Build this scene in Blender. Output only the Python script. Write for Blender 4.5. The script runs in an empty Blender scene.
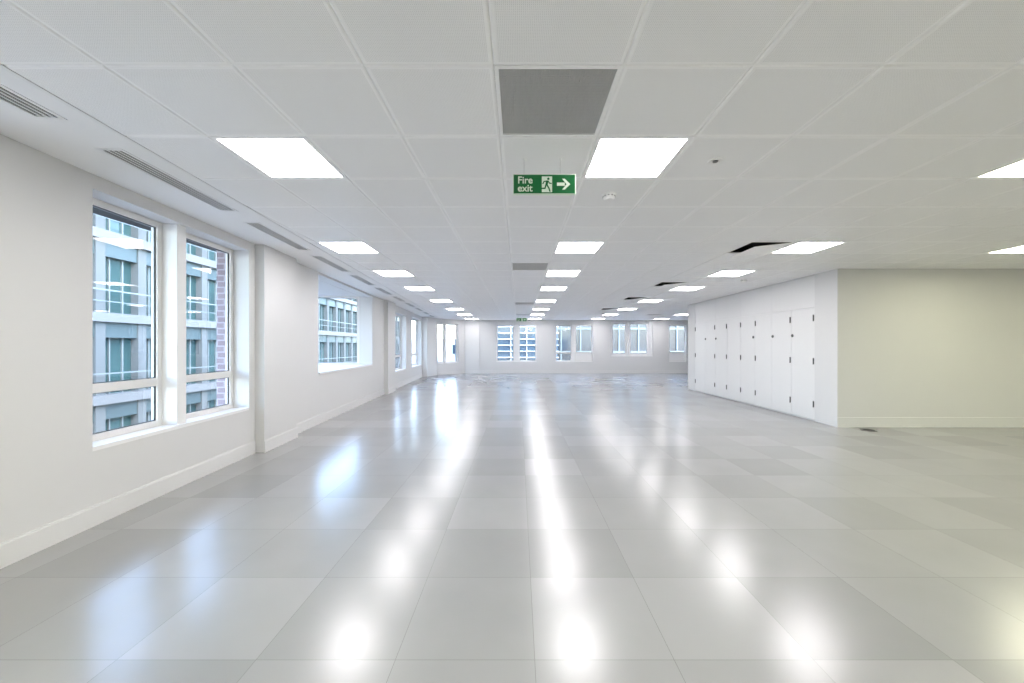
import bpy, bmesh, math, random
from mathutils import Matrix, Vector
random.seed(7)
SC = bpy.context.scene
COL = SC.collection
H = 2.643                      # ceiling height
TOP = 3.10                     # underside of the slab above the ceiling void

# ------------------------------------------------------------------ helpers
class MB:
    def __init__(self): self.v = []; self.f = []; self.m = []
    def add(self, vs, fs, mi=0):
        b = len(self.v); self.v += [tuple(p) for p in vs]
        for f in fs: self.f.append([b + i for i in f]); self.m.append(mi)
        return self
    def box(self, x0, x1, y0, y1, z0, z1, mi=0):
        vs = [(x0,y0,z0),(x1,y0,z0),(x1,y1,z0),(x0,y1,z0),(x0,y0,z1),(x1,y0,z1),(x1,y1,z1),(x0,y1,z1)]
        return self.add(vs, [(0,3,2,1),(4,5,6,7),(0,1,5,4),(1,2,6,5),(2,3,7,6),(3,0,4,7)], mi)
    def prism(self, poly, z0, z1, mi=0):
        n = len(poly)
        vs = [(x,y,z0) for x,y in poly] + [(x,y,z1) for x,y in poly]
        fs = [tuple(range(n))[::-1], tuple(range(n, 2*n))]
        fs += [(i, (i+1)%n, n+(i+1)%n, n+i) for i in range(n)]
        return self.add(vs, fs, mi)
    def lathe(self, prof, n=24, mi=0, c=(0,0,0)):
        vs = []; fs = []
        for r, z in prof:
            for i in range(n):
                a = 2*math.pi*i/n; vs.append((c[0]+r*math.cos(a), c[1]+r*math.sin(a), c[2]+z))
        k = len(prof)
        for j in range(k-1):
            for i in range(n):
                fs.append((j*n+i, j*n+(i+1)%n, (j+1)*n+(i+1)%n, (j+1)*n+i))
        fs.append(tuple(range(n))[::-1]); fs.append(tuple((k-1)*n+i for i in range(n)))
        return self.add(vs, fs, mi)
    def ring(self, a0, a1, b0, b1, w, y0, y1):
        """rectangular ring in the x/z plane, w wide, from y0 to y1"""
        self.box(a0, a0+w, y0, y1, b0, b1); self.box(a1-w, a1, y0, y1, b0, b1)
        self.box(a0+w, a1-w, y0, y1, b0, b0+w); self.box(a0+w, a1-w, y0, y1, b1-w, b1)
        return self
    def build(self, name, mats, parent=None, M=None, bevel=0, smooth=False):
        me = bpy.data.meshes.new(name)
        me.from_pydata(self.v, [], self.f)
        if not isinstance(mats, (list, tuple)): mats = [mats]
        for m in mats: me.materials.append(m)
        for p, i in zip(me.polygons, self.m): p.material_index = i; p.use_smooth = smooth
        bm = bmesh.new(); bm.from_mesh(me)
        bmesh.ops.recalc_face_normals(bm, faces=bm.faces)
        bm.to_mesh(me); bm.free(); me.update()
        o = bpy.data.objects.new(name, me); COL.objects.link(o)
        if parent is not None: o.parent = parent
        if M is not None: o.matrix_world = M if parent is None else M
        if bevel:
            b = o.modifiers.new('bevel', 'BEVEL'); b.width = bevel; b.segments = 2; b.limit_method = 'ANGLE'
        return o

def empty(name, loc=(0,0,0), M=None):
    o = bpy.data.objects.new(name, None); COL.objects.link(o)
    o.empty_display_size = .1
    if M is not None: o.matrix_world = M
    else: o.location = loc
    return o
def tag(o, label=None, cat=None, group=None, kind=None):
    if label: o['label'] = label
    if cat: o['category'] = cat
    if group: o['group'] = group
    if kind: o['kind'] = kind
    return o
def struct(o, label=None):
    o['kind'] = 'structure'
    if label: o['label'] = label
    return o
def copy_tree(o, parent=None):
    c = o.copy(); COL.objects.link(c); c.parent = parent
    for ch in list(o.children): copy_tree(ch, c)
    return c
def frame_matrix(ox, oy, ux, uy, oz=0):
    l = math.hypot(ux, uy); ux /= l; uy /= l
    return Matrix(((ux,-uy,0,ox),(uy,ux,0,oy),(0,0,1,oz),(0,0,0,1)))

# ------------------------------------------------------------------ materials
def new_mat(name):
    m = bpy.data.materials.new(name); m.use_nodes = True
    nt = m.node_tree; b = nt.nodes['Principled BSDF']
    return m, nt, b
def N(nt, t, **kw):
    n = nt.nodes.new(t)
    for k, v in kw.items(): setattr(n, k, v)
    return n
def plain(name, col, rough=.5, metal=0, var=.02, scale=6, bump=0, bscale=200, spec=None):
    m, nt, b = new_mat(name)
    tc = N(nt, 'ShaderNodeTexCoord'); no = N(nt, 'ShaderNodeTexNoise')
    no.inputs['Scale'].default_value = scale; no.inputs['Detail'].default_value = 4
    nt.links.new(tc.outputs['Object'], no.inputs['Vector'])
    mx = N(nt, 'ShaderNodeMix', data_type='RGBA')
    mx.inputs['A'].default_value = tuple(max(0, c*(1-var)) for c in col) + (1,)
    mx.inputs['B'].default_value = tuple(min(1, c*(1+var)) for c in col) + (1,)
    nt.links.new(no.outputs['Fac'], mx.inputs['Factor'])
    nt.links.new(mx.outputs['Result'], b.inputs['Base Color'])
    b.inputs['Roughness'].default_value = rough; b.inputs['Metallic'].default_value = metal
    if spec is not None: b.inputs['Specular IOR Level'].default_value = spec
    if bump:
        n2 = N(nt, 'ShaderNodeTexNoise'); n2.inputs['Scale'].default_value = bscale
        nt.links.new(tc.outputs['Object'], n2.inputs['Vector'])
        bp = N(nt, 'ShaderNodeBump'); bp.inputs['Strength'].default_value = bump; bp.inputs['Distance'].default_value = .001
        nt.links.new(n2.outputs['Fac'], bp.inputs['Height']); nt.links.new(bp.outputs['Normal'], b.inputs['Normal'])
    return m
def emit(name, col, s):
    m, nt, b = new_mat(name)
    b.inputs['Base Color'].default_value = (.85,.85,.85,1)
    b.inputs['Emission Color'].default_value = col + (1,); b.inputs['Emission Strength'].default_value = s
    return m
def glass_mat(name, tint=(.80,.825,.84)):
    m, nt, b = new_mat(name); nt.nodes.remove(b)
    tr = N(nt, 'ShaderNodeBsdfTransparent'); tr.inputs['Color'].default_value = tint + (1,)
    gl = N(nt, 'ShaderNodeBsdfGlossy'); gl.inputs['Roughness'].default_value = .01
    fr = N(nt, 'ShaderNodeFresnel'); fr.inputs['IOR'].default_value = 1.5
    ms = N(nt, 'ShaderNodeMixShader')
    ge = N(nt, 'ShaderNodeNewGeometry'); iv = N(nt, 'ShaderNodeMath', operation='SUBTRACT'); iv.inputs[0].default_value = 1
    nt.links.new(ge.outputs['Backfacing'], iv.inputs[1])          # one reflection per pane, at its front face
    mf = N(nt, 'ShaderNodeMath', operation='MULTIPLY'); nt.links.new(fr.outputs[0], mf.inputs[0]); nt.links.new(iv.outputs[0], mf.inputs[1])
    nt.links.new(mf.outputs[0], ms.inputs[0]); nt.links.new(tr.outputs[0], ms.inputs[1]); nt.links.new(gl.outputs[0], ms.inputs[2])
    nt.links.new(ms.outputs[0], nt.nodes['Material Output'].inputs[0])
    return m

M_wall = plain('wall_paint', (.665,.665,.665), .55, bump=.05, bscale=300, var=.008)
M_skirt = plain('skirting_paint', (.69,.69,.69), .45, var=.008)
M_white = plain('white_gloss_paint', (.82,.82,.82), .35, var=.01)
M_margin = plain('plasterboard_paint', (.86,.86,.86), .6, var=.008)
M_frame = plain('window_frame_paint', (.78,.77,.76), .4)
M_gasket = plain('black_gasket', (.015,.015,.018), .5)
M_glass = glass_mat('window_glass')
M_light = emit('light_panel_diffuser', (1,.968,.985), 6.3)
M_lightw = emit('light_panel_warm_diffuser', (1,.975,.69), 6.3)
M_door = plain('cupboard_laminate', (.73,.73,.73), .4, var=.006)
M_hinge = plain('dark_hinge_metal', (.14,.14,.14), .4, metal=.6)
M_dark = plain('dark_void', (.03,.03,.03), .8)
M_slot = plain('slot_interior', (.008,.008,.008), .8)
M_egg = plain('grille_grey_paint', (.62,.62,.62), .5)
M_tileb = plain('ceiling_tile_border', (.94,.94,.94), .45, var=.006)
M_green = plain('sign_green', (.0,.13,.03), .35, var=.02)
M_signw = plain('sign_white', (.72,.82,.70), .4)
M_plast = plain('white_plastic', (.85,.85,.84), .4)
M_steel = plain('steel_wire', (.5,.5,.5), .3, metal=1)

# perforated metal ceiling tile: tiny holes on a fine square pitch
def perforated():
    m, nt, b = new_mat('perforated_tile')
    tc = N(nt, 'ShaderNodeTexCoord')
    sc = N(nt, 'ShaderNodeVectorMath', operation='SCALE'); sc.inputs['Scale'].default_value = 1/.0075
    nt.links.new(tc.outputs['Object'], sc.inputs[0])
    fr = N(nt, 'ShaderNodeVectorMath', operation='FRACTION'); nt.links.new(sc.outputs[0], fr.inputs[0])
    su = N(nt, 'ShaderNodeVectorMath', operation='SUBTRACT'); su.inputs[1].default_value = (.5,.5,0)
    nt.links.new(fr.outputs[0], su.inputs[0])
    ml = N(nt, 'ShaderNodeVectorMath', operation='MULTIPLY'); ml.inputs[1].default_value = (1,1,0)
    nt.links.new(su.outputs[0], ml.inputs[0])
    ln = N(nt, 'ShaderNodeVectorMath', operation='LENGTH'); nt.links.new(ml.outputs[0], ln.inputs[0])
    lt = N(nt, 'ShaderNodeMath', operation='LESS_THAN'); lt.inputs[1].default_value = .17
    nt.links.new(ln.outputs['Value'], lt.inputs[0])
    mx = N(nt, 'ShaderNodeMix', data_type='RGBA')
    mx.inputs['A'].default_value = (.90,.90,.90,1); mx.inputs['B'].default_value = (.58,.58,.58,1)
    nt.links.new(lt.outputs[0], mx.inputs['Factor'])
    nt.links.new(mx.outputs['Result'], b.inputs['Base Color'])
    b.inputs['Roughness'].default_value = .42
    return m
M_perf = perforated()

# glossy raised access floor: 600 mm panels, thin joints, each panel a slightly different grey and level
def floor_mat():
    m, nt, b = new_mat('access_floor')
    L = nt.links.new
    tc = N(nt, 'ShaderNodeTexCoord'); sp = N(nt, 'ShaderNodeSeparateXYZ'); L(tc.outputs['Object'], sp.inputs[0])
    def axis(sock, off, size):
        a = N(nt, 'ShaderNodeMath', operation='SUBTRACT'); L(sock, a.inputs[0]); a.inputs[1].default_value = off
        d = N(nt, 'ShaderNodeMath', operation='DIVIDE'); L(a.outputs[0], d.inputs[0]); d.inputs[1].default_value = size
        fl = N(nt, 'ShaderNodeMath', operation='FLOOR'); L(d.outputs[0], fl.inputs[0])
        f = N(nt, 'ShaderNodeMath', operation='FRACT'); L(d.outputs[0], f.inputs[0])
        s = N(nt, 'ShaderNodeMath', operation='SUBTRACT'); L(f.outputs[0], s.inputs[0]); s.inputs[1].default_value = .5
        ab = N(nt, 'ShaderNodeMath', operation='ABSOLUTE'); L(s.outputs[0], ab.inputs[0])
        return fl.outputs[0], ab.outputs[0], s.outputs[0]
    fx, ax, cx = axis(sp.outputs[0], .07, .6)
    fy, ay, cy = axis(sp.outputs[1], 1.659, .592)
    mxm = N(nt, 'ShaderNodeMath', operation='MAXIMUM'); L(ax, mxm.inputs[0]); L(ay, mxm.inputs[1])
    j = N(nt, 'ShaderNodeMath', operation='GREATER_THAN'); L(mxm.outputs[0], j.inputs[0]); j.inputs[1].default_value = .4984
    cb = N(nt, 'ShaderNodeCombineXYZ'); L(fx, cb.inputs[0]); L(fy, cb.inputs[1])
    wn = N(nt, 'ShaderNodeTexWhiteNoise', noise_dimensions='2D'); L(cb.outputs[0], wn.inputs['Vector'])
    # tone of each panel
    mr = N(nt, 'ShaderNodeMapRange'); L(wn.outputs['Value'], mr.inputs['Value'])
    mr.inputs['To Min'].default_value = .315; mr.inputs['To Max'].default_value = .38
    no = N(nt, 'ShaderNodeTexNoise'); no.inputs['Scale'].default_value = 2.2; no.inputs['Detail'].default_value = 5; L(tc.outputs['Object'], no.inputs['Vector'])
    mr2 = N(nt, 'ShaderNodeMapRange'); L(no.outputs['Fac'], mr2.inputs['Value']); mr2.inputs['To Min'].default_value = .93; mr2.inputs['To Max'].default_value = 1.07
    mu = N(nt, 'ShaderNodeMath', operation='MULTIPLY'); L(mr.outputs[0], mu.inputs[0]); L(mr2.outputs[0], mu.inputs[1])
    cc = N(nt, 'ShaderNodeCombineColor'); [L(mu.outputs[0], cc.inputs[i]) for i in range(3)]
    mc = N(nt, 'ShaderNodeMix', data_type='RGBA'); L(j.outputs[0], mc.inputs['Factor']); L(cc.outputs[0], mc.inputs['A']); mc.inputs['B'].default_value = (.2,.2,.2,1)
    L(mc.outputs['Result'], b.inputs['Base Color'])
    # roughness
    n3 = N(nt, 'ShaderNodeTexNoise'); n3.inputs['Scale'].default_value = 1.6; n3.inputs['Detail'].default_value = 6; L(tc.outputs['Object'], n3.inputs['Vector'])
    mr3 = N(nt, 'ShaderNodeMapRange'); L(n3.outputs['Fac'], mr3.inputs['Value']); mr3.inputs['To Min'].default_value = .215; mr3.inputs['To Max'].default_value = .252
    L(mr3.outputs[0], b.inputs['Roughness'])
    # level: each panel is very slightly tilted
    def centred(sock, k):
        a = N(nt, 'ShaderNodeVectorMath', operation='SUBTRACT'); L(sock, a.inputs[0]); a.inputs[1].default_value = (.5,.5,.5)
        q = N(nt, 'ShaderNodeVectorMath', operation='MULTIPLY'); L(a.outputs[0], q.inputs[0]); q.inputs[1].default_value = (k,k,0); return q.outputs[0]
    ge = N(nt, 'ShaderNodeNewGeometry'); s2 = N(nt, 'ShaderNodeVectorMath', operation='ADD'); L(ge.outputs['Normal'], s2.inputs[0]); L(centred(wn.outputs['Color'], .007), s2.inputs[1])
    nn = N(nt, 'ShaderNodeVectorMath', operation='NORMALIZE'); L(s2.outputs[0], nn.inputs[0]); L(nn.outputs[0], b.inputs['Normal'])
    b.inputs['Metallic'].default_value = .22
    return m
M_floor = floor_mat()

def brick_mat():
    m, nt, b = new_mat('brickwork')
    tc = N(nt, 'ShaderNodeTexCoord'); mp = N(nt, 'ShaderNodeMapping'); mp.inputs['Rotation'].default_value = (math.radians(90),0,0)
    br = N(nt, 'ShaderNodeTexBrick'); br.inputs['Scale'].default_value = 1
    br.inputs['Color1'].default_value = (.20,.145,.165,1); br.inputs['Color2'].default_value = (.25,.19,.21,1); br.inputs['Mortar'].default_value = (.36,.33,.36,1)
    br.inputs['Brick Width'].default_value = .225; br.inputs['Row Height'].default_value = .09; br.inputs['Mortar Size'].default_value = .010
    nt.links.new(tc.outputs['Object'], mp.inputs[0]); nt.links.new(mp.outputs[0], br.inputs['Vector'])
    nt.links.new(br.outputs['Color'], b.inputs['Base Color']); b.inputs['Roughness'].default_value = .8
    return m
M_brick = brick_mat()
def facade_glass(name, c1, c2, rough=.12, scale=.8):
    m, nt, b = new_mat(name)
    tc = N(nt, 'ShaderNodeTexCoord'); sn = N(nt, 'ShaderNodeVectorMath', operation='SNAP'); sn.inputs[1].default_value = (1.6,1.6,1.02)
    nt.links.new(tc.outputs['Object'], sn.inputs[0])
    wn = N(nt, 'ShaderNodeTexWhiteNoise', noise_dimensions='3D'); nt.links.new(sn.outputs[0], wn.inputs['Vector'])
    no = N(nt, 'ShaderNodeTexNoise'); no.inputs['Scale'].default_value = scale; nt.links.new(tc.outputs['Object'], no.inputs['Vector'])
    av = N(nt, 'ShaderNodeMath', operation='ADD'); nt.links.new(wn.outputs['Value'], av.inputs[0]); nt.links.new(no.outputs['Fac'], av.inputs[1])
    mu = N(nt, 'ShaderNodeMath', operation='MULTIPLY'); nt.links.new(av.outputs[0], mu.inputs[0]); mu.inputs[1].default_value = .5
    mx = N(nt, 'ShaderNodeMix', data_type='RGBA'); mx.inputs['A'].default_value = c1 + (1,); mx.inputs['B'].default_value = c2 + (1,)
    nt.links.new(mu.outputs[0], mx.inputs['Factor']); nt.links.new(mx.outputs['Result'], b.inputs['Base Color'])
    b.inputs['Roughness'].default_value = rough
    return m
M_teal = facade_glass('teal_facade_glass', (.012,.033,.038), (.032,.072,.075))
M_blueg = facade_glass('blue_facade_glass', (.04,.066,.095), (.07,.105,.14))
M_greyg = facade_glass('grey_facade_glass', (.010,.020,.034), (.024,.040,.060), scale=2)
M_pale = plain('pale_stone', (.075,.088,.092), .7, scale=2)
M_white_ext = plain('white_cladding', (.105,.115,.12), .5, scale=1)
M_louvre = plain('white_louvre', (.42,.43,.44), .5)
M_mulli = plain('aluminium_mullion', (.14,.17,.18), .4, metal=.2)
M_span = plain('spandrel_panel', (.045,.07,.078), .3)
M_ground = plain('asphalt', (.2,.2,.2), .9, scale=3, var=.15)

# ------------------------------------------------------------------ room shell
ML = frame_matrix(-2.98, 0, -.0743, .9972)        # left wall: x along the wall, y outwards
MF = frame_matrix(0, 19.2, 1, 0)                  # far wall
A = (-3.80, 17.90); B = (-2.66, 19.2)
MD = frame_matrix(A[0], A[1], B[0]-A[0], B[1]-A[1])   # canted corner wall
LD = math.hypot(B[0]-A[0], B[1]-A[1])
E0 = (-5.25, 9.38); P4 = (-3.709, 9.79)
ME = frame_matrix(E0[0], E0[1], P4[0]-E0[0], P4[1]-E0[1])   # end of the bay, facing the camera
LE = math.hypot(P4[0]-E0[0], P4[1]-E0[1])
N0 = (-4.58, 6.12)
MO = frame_matrix(N0[0], N0[1], E0[0]-N0[0], E0[1]-N0[1])   # outer side of the bay
LO = math.hypot(E0[0]-N0[0], E0[1]-N0[1])

def wall(name, M, s0, s1, th, openings, mat=M_wall, z0=0, d0=0):
    mb = MB(); c = s0
    for (a, b_, lo, hi) in sorted(openings):
        if a > c: mb.box(c, a, d0, th, z0, TOP)
        if lo > z0: mb.box(a, b_, d0, th, z0, lo)
        if hi < TOP: mb.box(a, b_, d0, th, hi, TOP)
        c = b_
    if c < s1: mb.box(c, s1, d0, th, z0, TOP)
    return struct(mb.build(name, mat, M=M))

k = 1.0028
OPL = [(.20, 2.06, .56, 2.535), (2.90, 4.785, .56, 2.535), (6.72, 9.817, .86, 2.60),
       (12.06, 13.79, .52, 2.43), (14.78, 16.84, .52, 2.48)]
wall('wall_left', ML, -5.2, 17.05, .25, OPL)
def fx(x): return (x-518.5)/20.05
OPF = [(-1.10, .90, .56, 2.43), (fx(555.3), fx(592.6), .56, 2.43), (fx(611), fx(652.5), .84, 2.56), (fx(669), fx(686), .56, 2.43)]
wall('wall_far', MF, B[0]-.05, 12.0, .25, OPF)
wall('wall_corner', MD, 0, LD, .25, [(.05, .75*LD, .53, 2.42)])
struct(MB().box(12.0, 12.2, -5.2, 19.45, 0, TOP).build('wall_right', M_wall))
struct(MB().box(-2.8, 12.2, -5.2, -5.0, 0, TOP).build('wall_back', M_wall))
# piers along the left wall and at the far corner
struct(MB().box(4.905, 5.72, -.115, 0, 0, H).build('wall_left_pier_1', M_wall, M=ML))
struct(MB().box(10.88, 11.72, -.115, 0, 0, H).build('wall_left_pier_2', M_wall, M=ML))
struct(MB().prism([(-4.27,16.93), (-4.02,16.95), (-3.80,17.90), (-4.0,18.05), (-4.5,17.3)], 0, H).build('wall_left_pier_3', M_wall))
struct(MB().box(-2.66, -1.93, 19.15, 19.2, 0, H).build('wall_far_pier', M_wall))
# core block on the right, with the niche for the cupboards
core = MB()
core.box(5.72, 12.0, 6.43, 12.1, 0, TOP); core.box(5.32, 5.72, 6.43, 6.925, 0, TOP); core.box(5.32, 5.72, 11.615, 12.1, 0, TOP)
core.box(5.32, 5.72, 6.925, 11.615, 2.62, TOP)
struct(core.build('wall_core', M_wall))

# floor
def lw(Y, d=0): return -2.98 - .0745*Y - d
fp = [(lw(-5, .1), -5.1), (12.05, -5.1), (12.05, 19.3), (-2.6, 19.3), (-3.95, 17.95), (-4.3, 17.2), (lw(17,.1), 17.0)]
struct(MB().prism(fp, -.25, 0).build('floor', M_floor))
# unseen slab above the ceiling void, added dark to keep sky light out
struct(MB().box(-5.6, 12.4, -5.4, 19.7, TOP, TOP+.3).build('ceiling_slab', M_dark))

# ceiling grid of 600 mm metal tiles; the cells with fittings stay open
GX, GY, T = -.115, 1.777, .6
center = [1,5,8,11,15,19,23,27]
lights = []    # (k,row,rowname,warm)
for r in center: lights.append((1, r, 'central', False))
lights.append((-3, 1, 'left', False))
for r in center[1:]: lights.append((-4, r, 'left', False))
for r in center: lights.append((6, r, 'right', r == 1))
for r in (5, 19, 23, 27): lights.append((11, r, 'far right', r == 5))
for kx in (-3, 1, 6, 11, 16):
    for r in (-2, -5, -8): lights.append((kx, r, 'behind', kx != 1))  # unseen panels, added in close rows to brighten the near ceiling
lights += [(11, 1, 'behind', True), (16, 1, 'behind', True), (16, 5, 'behind', True)]
grilles = [(0,0), (0,7), (0,16), (0,23), (9,23)]
coffers = [(5,5), (5,10), (5,14), (5,19)]
holes = set((a,b) for a,b,_,_ in lights) | set(grilles) | set(coffers)
bm = bmesh.new()
def cell(kx, r):
    x0 = GX+T*kx; y0 = GY+T*r
    def sq(i, z): return [bm.verts.new((x0+i, y0+i, z)), bm.verts.new((x0+T-i, y0+i, z)), bm.verts.new((x0+T-i, y0+T-i, z)), bm.verts.new((x0+i, y0+T-i, z))]
    lv = [sq(.0006, H+.020), sq(.0006, H+.005), sq(.009, H), sq(.022, H)]
    for a, b_ in zip(lv, lv[1:]):
        for i in range(4):
            f = bm.faces.new((a[i], b_[i], b_[(i+1)%4], a[(i+1)%4])); f.material_index = 0
    f = bm.faces.new((lv[-1][3], lv[-1][2], lv[-1][1], lv[-1][0])); f.material_index = 1
for kx in range(-7, 21):
    for r in range(-12, 29):
        if (kx, r) not in holes: cell(kx, r)
def cut(pt, no):
    bmesh.ops.bisect_plane(bm, geom=bm.verts[:]+bm.edges[:]+bm.faces[:], plane_co=pt, plane_no=no, clear_outer=True)
EX, ES = -2.235, -.079          # edge of the tiled field: X = EX + ES*Y
cut((EX+.004, 0, 0), Vector((-1, ES, 0)))
cut((0, 19.2, 0), (0,1,0)); cut((0,-5.0,0), (0,-1,0)); cut((12.0,0,0), (1,0,0))
# the corner wall cuts the last tiles
bm.normal_update()
me = bpy.data.meshes.new('ceiling'); bm.to_mesh(me); bm.free()
me.materials.append(M_tileb); me.materials.append(M_perf)
ce = bpy.data.objects.new('ceiling', me); COL.objects.link(ce); struct(ce)
# plasterboard margin beside the left wall, and its edge trim; slots are cut for the linear vents
def ex(Y): return EX+ES*Y
VENT = [(1.01 + 1.5*i, 2.145 + 1.5*i) for i in range(-4, 11)]
VD0, VD1 = -.554, -.420
Mi = ML.inverted()
bmm = bmesh.new()
# strips in the wall frame: from wall (+.05) to VD1, VD1..VD0 split by vents, VD0.. edge
def lp(X, Y): p = Mi @ Vector((X, Y, 0)); return p.x, p.y
e0 = lp(ex(-5.1), -5.1); e1 = lp(ex(19.2), 19.2)
mar = MB()
mar.box(-5.3, 19.6, VD1, .05, H, H+.02)
s = -5.3
for a, b_ in VENT:
    if a > s: mar.box(s, a, VD0, VD1, H, H+.02)
    s = b_
mar.box(s, 19.6, VD0, VD1, H, H+.02)
def eo(sv): return e0[1] + (e1[1]-e0[1])*(sv-e0[0])/(e1[0]-e0[0])
n = 12
for i in range(n):
    a = -5.3+24.9*i/n; b_ = -5.3+24.9*(i+1)/n
    mar.prism([(a, eo(a)), (b_, eo(b_)), (b_, VD0), (a, VD0)], H, H+.02)
struct(mar.build('ceiling_margin', M_margin, M=ML))
tr = MB(); a, b_ = e0[0], 19.5
tr.prism([(a, eo(a)-.003), (b_, eo(b_)-.003), (b_, eo(b_)+.022), (a, eo(a)+.022)], H-.004, H)
struct(tr.build('trim_1', M_white, M=ML))
# bay: sill block, soffit, near side
bay = [(-3.45, 6.60), (-3.70, 6.55), (-4.60, 6.10), (-5.32, 9.40), (-5.30, 9.50), (-3.72, 9.95), (-3.709, 9.79)]
struct(MB().prism([(-3.73, 6.60), (-4.60, 6.10), (-5.30, 9.36), (-5.25, 9.5), (-3.96, 9.9), (-3.96, 9.73)], -.3, .86).build('wall_bay_base', M_wall))
struct(MB().prism([(-3.46, 6.72), (-3.72, 6.70), (-4.56, 6.14), (-5.24, 9.38), (-3.709, 9.79)], .86, .89).build('window_sill_bay', M_white))
struct(MB().prism([(-3.73, 6.60), (-4.60, 6.10), (-5.32, 9.40), (-5.25, 9.55), (-3.97, 9.9), (-3.97, 9.72)], 2.60, TOP).build('ceiling_bay', M_wall))
struct(MB().prism([(-3.66, 6.12), (-4.58, 6.12), (-4.50, 6.20), (-3.74, 6.70)], .86, 2.60).build('wall_bay_side', M_wall))
wall('wall_bay_end', ME, 0, LE-.02, .20, [(.05, 1.281, .86, 2.60)])
wall('wall_bay_outer', MO, -.02, LO, .16, [(.10, LO-.10, .86, 2.60)])
struct(MB().box(-4.62, -3.66, 5.90, 6.12, -8, 5.2).build('wall_brick', M_brick))

# skirting
bs = MB()
for a, b_, d in ((-5.0, 4.89, 0), (4.89, 5.735, -.115), (5.735, 10.865, 0), (10.865, 11.735, -.115), (11.735, 16.95, 0)):
    bs.box(a, b_, d-.016, d, 0, .14); bs.box(a, b_, d-.010, d, .14, .15)
struct(bs.build('baseboard_left', M_skirt, M=ML))
bs = MB().box(-1.93, 8.6, 19.184, 19.2, 0, .15); bs.box(-2.64, -1.91, 19.134, 19.15, 0, .15)
struct(bs.build('baseboard_far', M_skirt))
struct(MB().box(.05, LD-.05, -.016, 0, 0, .14).build('baseboard_corner', M_skirt, M=MD))
struct(MB().box(5.305, 12.0, 6.412, 6.43, 0, .165).build('baseboard_core', M_skirt))

# ------------------------------------------------------------------ windows
def window(idx, M, s0, s1, z0, z1, panes, d=.185, transom=None, sill=True, piers=(), blank=(), sz=.03, label=None, fw=.052, fmat=None):
    root = empty('window_%d' % idx, M=M); struct(root, label)
    def part(mb, name, mat, bevel=0):
        o = mb.build(name, mat, bevel=bevel); o.parent = root; return o
    if sill: part(MB().box(s0, s1, .0, d+.05, z0-sz, z0), 'window_sill', M_white)
    for i, (a, b_) in enumerate(panes):
        f = MB().ring(a, b_, z0, z1, fw, d, d+.06)
        if transom: f.box(a+fw, b_-fw, d, d+.06, transom-.038, transom+.038)
        fo = part(f, 'window_frame', fmat or M_frame, .004)
        zs = [(z0+fw, z1-fw)] if not transom else [(z0+fw, transom-.038), (transom+.038, z1-fw)]
        for j, (lo, hi) in enumerate(zs):
            if (i, j) in blank:
                p = MB().box(a+fw-.002, b_-fw+.002, d+.02, d+.04, lo-.002, hi+.002).build('blank_panel', M_white); p.parent = fo
                continue
            g = MB().ring(a+fw, b_-fw, lo, hi, .006, d+.017, d+.031).build('gasket', M_gasket); g.parent = fo
            if 1:
                p = MB().box(a+fw+.006, b_-fw-.006, d+.020, d+.028, lo+.006, hi-.006).build('glass', M_glass); p.parent = fo
    for (a, b_) in piers:
        part(MB().box(a, b_, .05, d+.06, z0, z1), 'mullion', M_white, .003)
    return root
window(1, ML, 2.90, 4.785, .59, 2.535, [(2.90, 3.75), (3.865, 4.785)], transom=1.01, piers=[(3.75, 3.865)])
window(2, ME, .05, 1.281, .89, 2.60, [(.05, 1.281)], d=.0, sill=False)
window(3, ML, 12.06, 13.79, .55, 2.43, [(12.06, 13.79)], transom=1.01)
window(4, ML, 14.78, 16.84, .55, 2.48, [(14.78, 16.84)], transom=1.01)
window(5, MD, .05, .75*LD, .56, 2.42, [(.05, .30*LD), (.345*LD, .75*LD)], d=.10, piers=[(.30*LD, .345*LD)])
window(6, MF, -1.10, .90, .59, 2.43, [(-1.10, -.21), (.01, .90)], d=.10, piers=[(-.21, .01)])
a, b_ = fx(555.3), fx(592.6)
window(7, MF, a, b_, .59, 2.43, [(a, fx(572)), (fx(575.2), b_)], d=.10, transom=1.02, piers=[(fx(572), fx(575.2))], blank={(1,0)})
a, b_ = fx(611), fx(652.5)
window(8, MF, a, b_, .87, 2.56, [(a, fx(627.7)), (fx(628.6), b_-.16)], d=.10, piers=[(fx(627.7), fx(628.6)), (b_-.16, b_)], fw=.11, fmat=M_white)
a, b_ = fx(669), fx(686)
window(9, MF, a, b_, .59, 2.43, [(a, b_)], d=.10, transom=1.02, blank={(0,0)})
window(10, ML, .20, 2.06, .59, 2.535, [(.20, 1.07), (1.185, 2.06)], transom=1.01, piers=[(1.07, 1.185)])  # unseen window, added to bring daylight onto the near floor
window(11, MO, .10, LO-.10, .89, 2.60, [(.10, 1.1), (1.1, 2.1), (2.1, LO-.10)], d=.03, sill=False)  # unseen glazing, put in so daylight brightens the bay

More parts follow.
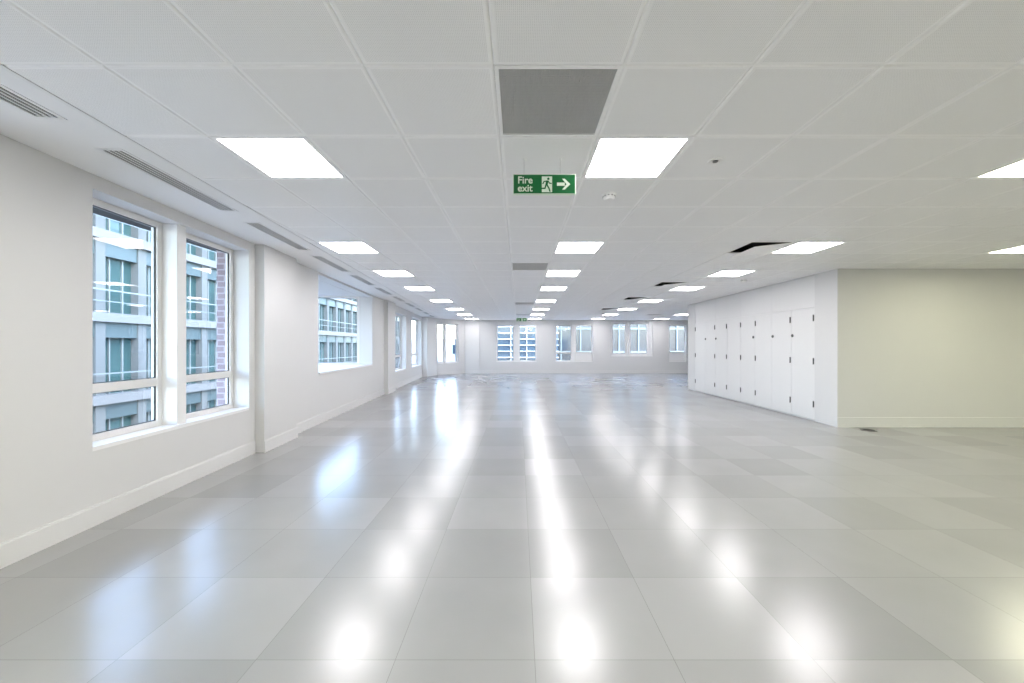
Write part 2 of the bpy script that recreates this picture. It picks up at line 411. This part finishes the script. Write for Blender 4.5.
# ------------------------------------------------------------------ ceiling fittings
ORD = ['nearest','second','third','fourth','fifth','sixth','seventh','farthest']
def make_light():
    r = empty('ceiling_light')
    f = MB()
    o, w = T/2-.0015, .028
    for (x0,x1,y0,y1) in ((-o,o,-o,-o+w), (-o,o,o-w,o), (-o,-o+w,-o+w,o-w), (o-w,o,-o+w,o-w)): f.box(x0,x1,y0,y1, 0, .03)
    f.build('frame', M_tileb, r)
    MB().box(-o+w, o-w, -o+w, o-w, .002, .016).build('diffuser', M_light, r)
    MB().box(-o+.01, o-.01, -o+.01, o-.01, .03, .07).build('housing', M_plast, r)
    return r
proto = make_light(); first = True
seen = {}
for (kx, r, rn, warm) in lights:
    o = proto if first else copy_tree(proto); first = False
    o.location = (GX+T*(kx+.5), GY+T*(r+.5), H)
    if warm:
        for c in o.children:
            if c.name.startswith('diffuser'):
                c.data = bpy.data.meshes.get('warm_diffuser') or c.data.copy(); c.data.name = 'warm_diffuser'; c.data.materials[0] = M_lightw
    if rn == 'behind':
        tag(o, 'square light panel added in the ceiling outside the camera view', 'ceiling light', 'added light panels outside the camera view')
    else:
        i = seen.get(rn, 0); seen[rn] = i+1
        total = {'central':8, 'left':8, 'right':8, 'far right':4}[rn]
        word = 'farthest' if i == total-1 else ORD[i]
        tag(o, 'square glowing light panel, %s from the camera in the %s row of the ceiling' % (word, rn), 'ceiling light', 'square ceiling light panels, %s row' % rn)

def make_grille():
    r = empty('return_air_grille')
    o, w = T/2-.0015, .020
    f = MB()
    for (x0,x1,y0,y1) in ((-o,o,-o,-o+w), (-o,o,o-w,o), (-o,-o+w,-o+w,o-w), (o-w,o,-o+w,o-w)): f.box(x0,x1,y0,y1, 0, .02)
    f.build('frame', M_tileb, r)
    g = MB(); i = o-w; n = 46; p = 2*i/n
    for q in range(1, n):
        c = -i+q*p
        g.box(c-.0015, c+.0015, -i, i, .003, .014); g.box(-i, i, c-.0015, c+.0015, .0035, .0135)
    g.build('mesh', M_egg, r)
    b = MB().box(-i, i, -i, i, .05, .06)
    b.build('plenum', M_slot, r)
    return r
gp = make_grille(); first = True
gl = ['dark grey mesh air grille in the ceiling above the near exit sign',
      'grey mesh air grille beside the second central light panel, mid ceiling',
      'thin-looking grey mesh grille left of the fifth central light panel',
      'grey mesh grille right above the small far exit sign',
      'grey mesh grille far back between the right and far right light rows']
for (kx, r), lb in zip(grilles, gl):
    o = gp if first else copy_tree(gp); first = False
    o.location = (GX+T*(kx+.5), GY+T*(r+.5), H); tag(o, lb, 'air grille', 'mesh air grilles in the ceiling')

def make_coffer():
    r = empty('tilted_ceiling_vent')
    o, w = T/2-.0015, .022; e = .10
    f = MB()
    for (x0,x1,y0,y1) in ((-o,o,-o,-o+w), (-o,o,o-w,o), (-o,-o+w,-o+w,o-w), (o-w,o,-o+w,o-w)): f.box(x0,x1,y0,y1, 0, .012)
    f.build('frame', M_tileb, r)
    i = o-w
    g = MB().box(-i-.01, i+.01, -i-.01, i+.01, e, e+.01)
    g.box(-i-.01, -i, -i-.01, i+.01, .012, e); g.box(i, i+.01, -i-.01, i+.01, .012, e)
    g.box(-i, i, -i-.01, -i, .012, e); g.box(-i, i, i, i+.01, .012, e)
    g.build('backing', M_slot, r)
    # white plate hinged at its right side, its left edge hanging open
    p = MB(); x0, x1, za, zb, t = -i+.035, i-.004, -.058, .0, .006
    vs = [(x0,-i+.004,za),(x1,-i+.004,zb),(x1,i-.004,zb),(x0,i-.004,za),(x0,-i+.004,za+t),(x1,-i+.004,zb+t),(x1,i-.004,zb+t),(x0,i-.004,za+t)]
    p.add(vs, [(0,3,2,1),(4,5,6,7),(0,1,5,4),(1,2,6,5),(2,3,7,6),(3,0,4,7)])
    p.build('deflector_plate', M_tileb, r)
    return r
cp = make_coffer(); first = True
cl = ['square ceiling vent with tilted white plate, nearest the camera of the four', 'square ceiling vent with tilted white plate, second nearest of the four',
      'square ceiling vent with tilted white plate, third of the four, a thin dark sliver', 'farthest and smallest of the four ceiling vents with tilted white plates']
for (kx, r), lb in zip(coffers, cl):
    o = cp if first else copy_tree(cp); first = False
    o.location = (GX+T*(kx+.5), GY+T*(r+.5), H); tag(o, lb, 'ceiling vent', 'square ceiling vents with tilted plates')

# linear slot vents in the margin
def make_slot():
    r = empty('linear_slot_vent')
    L = 1.135; W = VD1-VD0
    f = MB()
    # flange hangs 3 mm below the ceiling
    f.box(-.02, L+.02, -.014, .010, -.003, .0); f.box(-.02, L+.02, W-.010, W+.014, -.003, .0)
    f.box(-.02, .004, .010, W-.010, -.003, 0); f.box(L-.004, L+.02, .010, W-.010, -.003, 0)
    f.build('frame', M_white, r)
    n = 4; gap = .0195; bw = (W-.020-n*gap)/(n-1)
    y = .010+gap
    for i in range(n-1):
        MB().box(.004, L-.004, y, y+bw, -.003, .003).build('blade', M_white, r)
        y += bw+gap
    MB().box(0, L, 0, W, .008, .012).build('backing', M_slot, r)
    return r
sp = make_slot(); first = True
sl = ['black-slotted long air vent cut off by the left picture edge', 'long slotted ceiling vent right above the nearest window', 'long slotted ceiling vent between the nearest window and the first wall pier',
      'slotted ceiling vent above the first wall pier, left of the left light row']
nth = ['third','fourth','fifth','sixth','seventh','eighth']
vis = 0
for i, (a, b_) in enumerate(VENT):
    if b_ > 17.8: continue
    o = sp if first else copy_tree(sp); first = False
    o.matrix_world = ML @ Matrix.Translation((a, VD0, H))
    if a < .5: lb = 'white slotted ceiling vent along the left margin behind the camera'; gr = 'slot vents behind the camera'
    else:
        gr = 'slotted air vents along the left ceiling margin'
        if vis < 4: lb = sl[vis]
        else: lb = 'small slotted ceiling vent at the left margin, %s from the camera' % ['fifth','sixth','seventh','eighth','ninth','tenth','eleventh'][vis-4]
        vis += 1
    tag(o, lb, 'air vent', gr)

# detectors
def detector(x, y, label):
    m = MB().lathe([(.030,-.050), (.045,-.044), (.050,-.026), (.050,-.014), (.058,-.012), (.060,0)], 28)
    r = m.build('smoke_detector', M_plast, smooth=False); r.location = (x, y, H)
    c = MB().lathe([(.012,-.050), (.022,-.045)], 20).build('sensor_cap', M_white, r)
    v = MB()
    for q in range(10):
        a = q*math.pi/5; cx, cy = .0475*math.cos(a), .0475*math.sin(a)
        v.box(cx-.006, cx+.006, cy-.006, cy+.006, -.024, -.016)
    v.build('air_slot', M_hinge, r)
    tag(r, label, 'smoke detector'); return r
detector(.772, 3.287, 'round white smoke detector below the nearest central light panel')
detector(4.372, 7.487, 'tiny round white smoke detector on the ceiling in front of the cupboards')
s = MB().lathe([(.020,-.005), (.045,-.006), (.050,0)], 28).build('ceiling_sensor', M_plast); s.location = (1.372, 2.687, H)
MB().lathe([(.016,-.010), (.020,-.004)], 20).build('lens', M_hinge, s)
tag(s, 'small white round ceiling sensor with dark centre, right of the nearest central light', 'sensor')

# ------------------------------------------------------------------ exit signs
def text_mesh(body, size):
    cu = bpy.data.curves.new('t', 'FONT'); cu.body = body; cu.size = size; cu.extrude = .0006; cu.offset = size*.018
    cu.align_x = 'LEFT'; cu.space_line = .82
    to = bpy.data.objects.new('t', cu); COL.objects.link(to)
    bpy.context.view_layer.update()
    me = bpy.data.meshes.new_from_object(to.evaluated_get(bpy.context.evaluated_depsgraph_get()))
    bpy.data.objects.remove(to); return me
def poly_xz(mb, pts, y0, y1):
    n = len(pts); vs = [(x,y0,z) for x,z in pts]+[(x,y1,z) for x,z in pts]
    mb.add(vs, [tuple(range(n)), tuple(range(n,2*n))[::-1]] + [(i,(i+1)%n,n+(i+1)%n,n+i) for i in range(n)])
def limb(mb, pts, w, y0, y1):
    for (a, b_) in zip(pts, pts[1:]):
        dx, dz = b_[0]-a[0], b_[1]-a[1]; l = math.hypot(dx, dz); nx, nz = -dz/l*w/2, dx/l*w/2; ex_, ez = dx/l*w*.3, dz/l*w*.3
        poly_xz(mb, [(a[0]+nx-ex_,a[1]+nz-ez), (b_[0]+nx+ex_,b_[1]+nz+ez), (b_[0]-nx+ex_,b_[1]-nz+ez), (a[0]-nx-ex_,a[1]-nz-ez)], y0, y1)
SW, SH = .432, .138
def make_sign():
    r = empty('exit_sign')
    MB().box(-SW/2, SW/2, -.010, .010, -SH/2, SH/2).build('plate', M_signw, r, bevel=.002)
    MB().box(-SW/2+.005, SW/2-.006, -.0115, -.010, -SH/2+.005, SH/2-.005).build('green_panel', M_green, r)
    me = text_mesh('Fire\nexit', .052)
    me.materials.clear(); me.materials.append(M_signw)
    t = bpy.data.objects.new('lettering', me); COL.objects.link(t); t.parent = r
    xs = [v.co.x for v in me.vertices]; ys = [v.co.y for v in me.vertices]
    w = max(xs)-min(xs); h = max(ys)-min(ys)
    t.rotation_euler = (math.radians(90), 0, 0); sx = .102/w; sy = .104/h
    t.scale = (sx, sy, 1); t.location = (-.183-min(xs)*sx, -.0120, -.052-min(ys)*sy)
    # pictogram: white door opening with a green running figure
    MB().box(-.018, .053, -.0122, -.0115, -.056, .052).build('pictogram_panel', M_signw, r)
    g = MB(); y0, y1 = -.0132, -.0122
    hx, hz = .027, .036
    poly_xz(g, [(hx+.0085*math.cos(q*math.pi/6), hz+.0085*math.sin(q*math.pi/6)) for q in range(12)], y0, y1)
    poly_xz(g, [(.012,.024), (.028,.024), (.022,-.010), (.006,-.010)], y0, y1)
    limb(g, [(.014,.020), (-.004,.016), (-.010,.002)], .007, y0, y1)
    limb(g, [(.026,.020), (.034,.006), (.048,.004)], .007, y0, y1)
    limb(g, [(.010,-.008), (.004,-.030), (-.016,-.030)], .009, y0, y1)
    limb(g, [(.018,-.008), (.030,-.026), (.038,-.050)], .009, y0, y1)
    g.build('running_figure', M_green, r)
    a = MB(); poly_xz(a, [(.086,.010), (.140,.010), (.140,-.012), (.086,-.012)], -.0125, -.0115)
    poly_xz(a, [(.122,.036), (.140,.036), (.178,-.001), (.140,-.038), (.122,-.038), (.152,-.001)], -.0127, -.0116)
    a.build('arrow', M_signw, r)
    for x in (-.14, .11):
        MB().lathe([(.0012,SH/2), (.0012,H-2.464-.004)], 8, c=(x,0,0)).build('suspension_wire', M_steel, r)
        MB().lathe([(.008,H-2.464-.008), (.008,H-2.464)], 12, c=(x,0,0)).build('ceiling_hook', M_plast, r)
    return r
es = make_sign(); es.location = (.178, 2.66, 2.464)
tag(es, 'green and white fire exit sign hanging near the camera below the large mesh grille', 'exit sign', 'hanging exit signs')
e2 = copy_tree(es); e2.location = (.13, 16.2, 2.464)
tag(e2, 'small distant green exit sign hanging before the far wall windows', 'exit sign', 'hanging exit signs')

# ------------------------------------------------------------------ built-in cupboards on the right
seams = [6.925, 7.52, 8.10, 8.68, 9.255, 9.83, 10.42, 11.0, 11.615]
hinge_near = [True, True, False, False, True, True, True, False]
locks = [True, True, False, True, False, True, True, False]
cl = ['white built-in cupboard with double doors, nearest to the right wall corner', 'white double-door cupboard, second from the right wall corner',
      'white double-door cupboard, third from the right wall corner', 'white double-door cupboard at the far end of the row']
for c in range(4):
    a, b_ = seams[2*c], seams[2*c+2]
    r = empty('built_in_cupboard', (5.32, a, 0))
    w = b_-a
    body = MB().box(.03, .385, .004, .022, .03, 2.615); body.box(.03, .385, w-.022, w-.004, .03, 2.615)
    body.box(.03, .385, .022, w-.022, .03, .05); body.box(.03, .385, .022, w-.022, 2.04, 2.06); body.box(.37, .385, .022, w-.022, .05, 2.6)
    body.build('body', M_white, r)
    MB().box(.02, .385, .004, w-.004, 0, .03).build('plinth', M_egg, r)
    MB().box(.004, .026, .003, w-.003, 2.053, 2.617).build('over_panel', M_door, r, bevel=.0015)
    for j in range(2):
        i = 2*c+j; y0 = seams[i]-a+.0025; y1 = seams[i+1]-a-.0025
        d = MB().box(.002, .026, y0, y1, .035, 2.047).build('door', M_door, r, bevel=.0015)
        hy = y0+.022 if hinge_near[i] else y1-.022
        if i != 4:
            for z in (.305, 1.08, 1.86):
                h = MB().box(-.010, .002, hy-.009, hy+.009, z-.055, z+.055)
                h.lathe([(.006,-.058), (.006,.058)], 10, c=(-.010, hy, z))
                h.build('hinge', M_hinge, d)
        if locks[i]:
            ly = y1-.03 if hinge_near[i] else y0+.05
            k_ = MB().lathe([(.030,-.0), (.030,.010), (.022,.016)], 20)
            o = k_.build('lock', M_hinge, d); o.rotation_euler = (0, math.radians(-90), 0); o.location = (.002, ly, 1.555)
    tag(r, cl[c], 'cupboard', 'white built-in cupboards along the right wall')

# floor grommet by the right wall
g = MB().lathe([(.105,0), (.105,.004), (.095,.007), (.080,.007)], 32).build('floor_grommet', M_hinge)
g.location = (5.63, 6.20, 0)
MB().lathe([(.078,.004), (.078,.009), (.01,.010)], 32).build('lid', M_dark, g)
tag(g, 'dark round floor outlet cover on the floor by the right wall corner', 'floor outlet')

# ------------------------------------------------------------------ outside
struct(MB().box(-80, 90, -40, 140, -9.2, -9).build('ground', M_ground))
# glass office across the street, parallel to the left wall
MA = frame_matrix(-15.0, 0, -.02, .9998)
r = empty('glass_office_building', M=MA)
def ch(mb, name, mat): o = mb.build(name, mat); o.parent = r; return o
TOPA = 7.9
ch(MB().box(2, 55, .3, 9, -9, TOPA), 'facade_glass', M_teal)
for z in (-6.7, -3.65, -.62, 2.42, 5.45, 7.7):
    ch(MB().box(2, 55, -.15, .5, z-.17, z+.17), 'floor_band', M_white_ext)
    ch(MB().box(2, 55, .05, .4, z-.75, z-.17), 'spandrel', M_span)
    ml = MB().box(2, 55, -.35, -.31, z+.95, z+1.0); ml.box(2, 55, -.34, -.32, z+.55, z+.58)
    ch(ml, 'balcony_rail', M_mulli)
y = 2.9
while y < 55:
    ch(MB().box(y-.17, y+.17, .0, .5, -9, TOPA), 'column', M_pale)
    m = MB()
    for q in (.55, 1.05): m.box(y+q-.025, y+q+.025, .24, .34, -9, TOPA)
    ch(m, 'mullion', M_mulli)
    y += 1.6
tag(r, 'teal glass office building with white floor bands outside the left windows', 'building')
# louvred curtain wall straight ahead
r = empty('louvred_tower', (0, 45, -9))
ch(MB().box(-6, 4.6, .4, 12, 0, 26), 'facade_glass', M_blueg)
lv = MB(); z = 1.2
while z < 26: lv.box(-6, 4.7, -.1, .15, z-.04, z+.05); z += .713
ch(lv, 'louvre_bands', M_louvre)
for i in range(-3, 3):
    x = -.90+1.87*i; ch(MB().box(x-.055, x+.055, .12, .45, 0, 26), 'mullion', M_louvre)
tag(r, 'blue glass tower with white horizontal louvres behind the central far window', 'building')
r = empty('grey_glass_building', (0, 58, -9))
ch(MB().box(4.5, 45, 0, 14, 0, 24), 'facade_glass', M_greyg)
for z in (2.5, 6, 9.5, 13, 16.5, 20): ch(MB().box(4.5, 45, -.25, .1, z-.15, z+.12), 'floor_band', M_mulli)
for i in range(14): ch(MB().box(6.3+2.9*i, 6.5+2.9*i, -.2, .1, 0, 24), 'mullion', M_mulli)
tag(r, 'grey blue glass building behind the right far windows', 'building')
r = empty('pale_block', (0, 62, -9))
ch(MB().box(-26, -7.2, 0, 10, 0, 11.5), 'wall', M_white)
ch(MB().box(-10.6, -7.8, -.05, .1, 9.1, 10.6), 'window', M_blueg)
for x in (-11.2, -9.6, -8.4): ch(MB().box(x-.35, x+.35, -.05, .1, 6.6, 7.9), 'window', M_blueg)
tag(r, 'pale white block with few blue windows behind the corner window', 'building')

# ------------------------------------------------------------------ daylight
w = bpy.data.worlds.new('sky'); SC.world = w; w.use_nodes = True; nt = w.node_tree
sky = nt.nodes.new('ShaderNodeTexSky'); sky.sky_type = 'NISHITA'; sky.sun_disc = False
sky.sun_elevation = math.radians(48); sky.sun_rotation = math.radians(120); sky.air_density = 1.0; sky.dust_density = 1.5
bg = nt.nodes['Background']; hz = nt.nodes.new('ShaderNodeMix'); hz.data_type = 'RGBA'; hz.inputs['Factor'].default_value = .40
hz.inputs['B'].default_value = (.62,.64,.66,1); nt.links.new(sky.outputs[0], hz.inputs['A'])       # thin high cloud
nt.links.new(hz.outputs['Result'], bg.inputs[0]); bg.inputs[1].default_value = 1.65

# ------------------------------------------------------------------ camera
cam = bpy.data.cameras.new('camera'); co = bpy.data.objects.new('camera', cam); COL.objects.link(co)
co.location = (0, 0, 1.35); co.rotation_euler = (math.radians(90), 0, 0)
cam.sensor_width = 36; cam.lens = 385.5/1024*36; cam.shift_x = -6.5/1024; cam.shift_y = 4.7/1024
cam.clip_start = .05; cam.clip_end = 500
SC.camera = co
SC.view_settings.view_transform = 'Standard'; SC.view_settings.look = 'None'; SC.view_settings.gamma = 1
SC.view_settings.use_curve_mapping = False
SC.view_settings.exposure = 1.86
SC.cycles.max_bounces = 10; SC.cycles.diffuse_bounces = 8; SC.cycles.glossy_bounces = 5; SC.cycles.transparent_max_bounces = 12
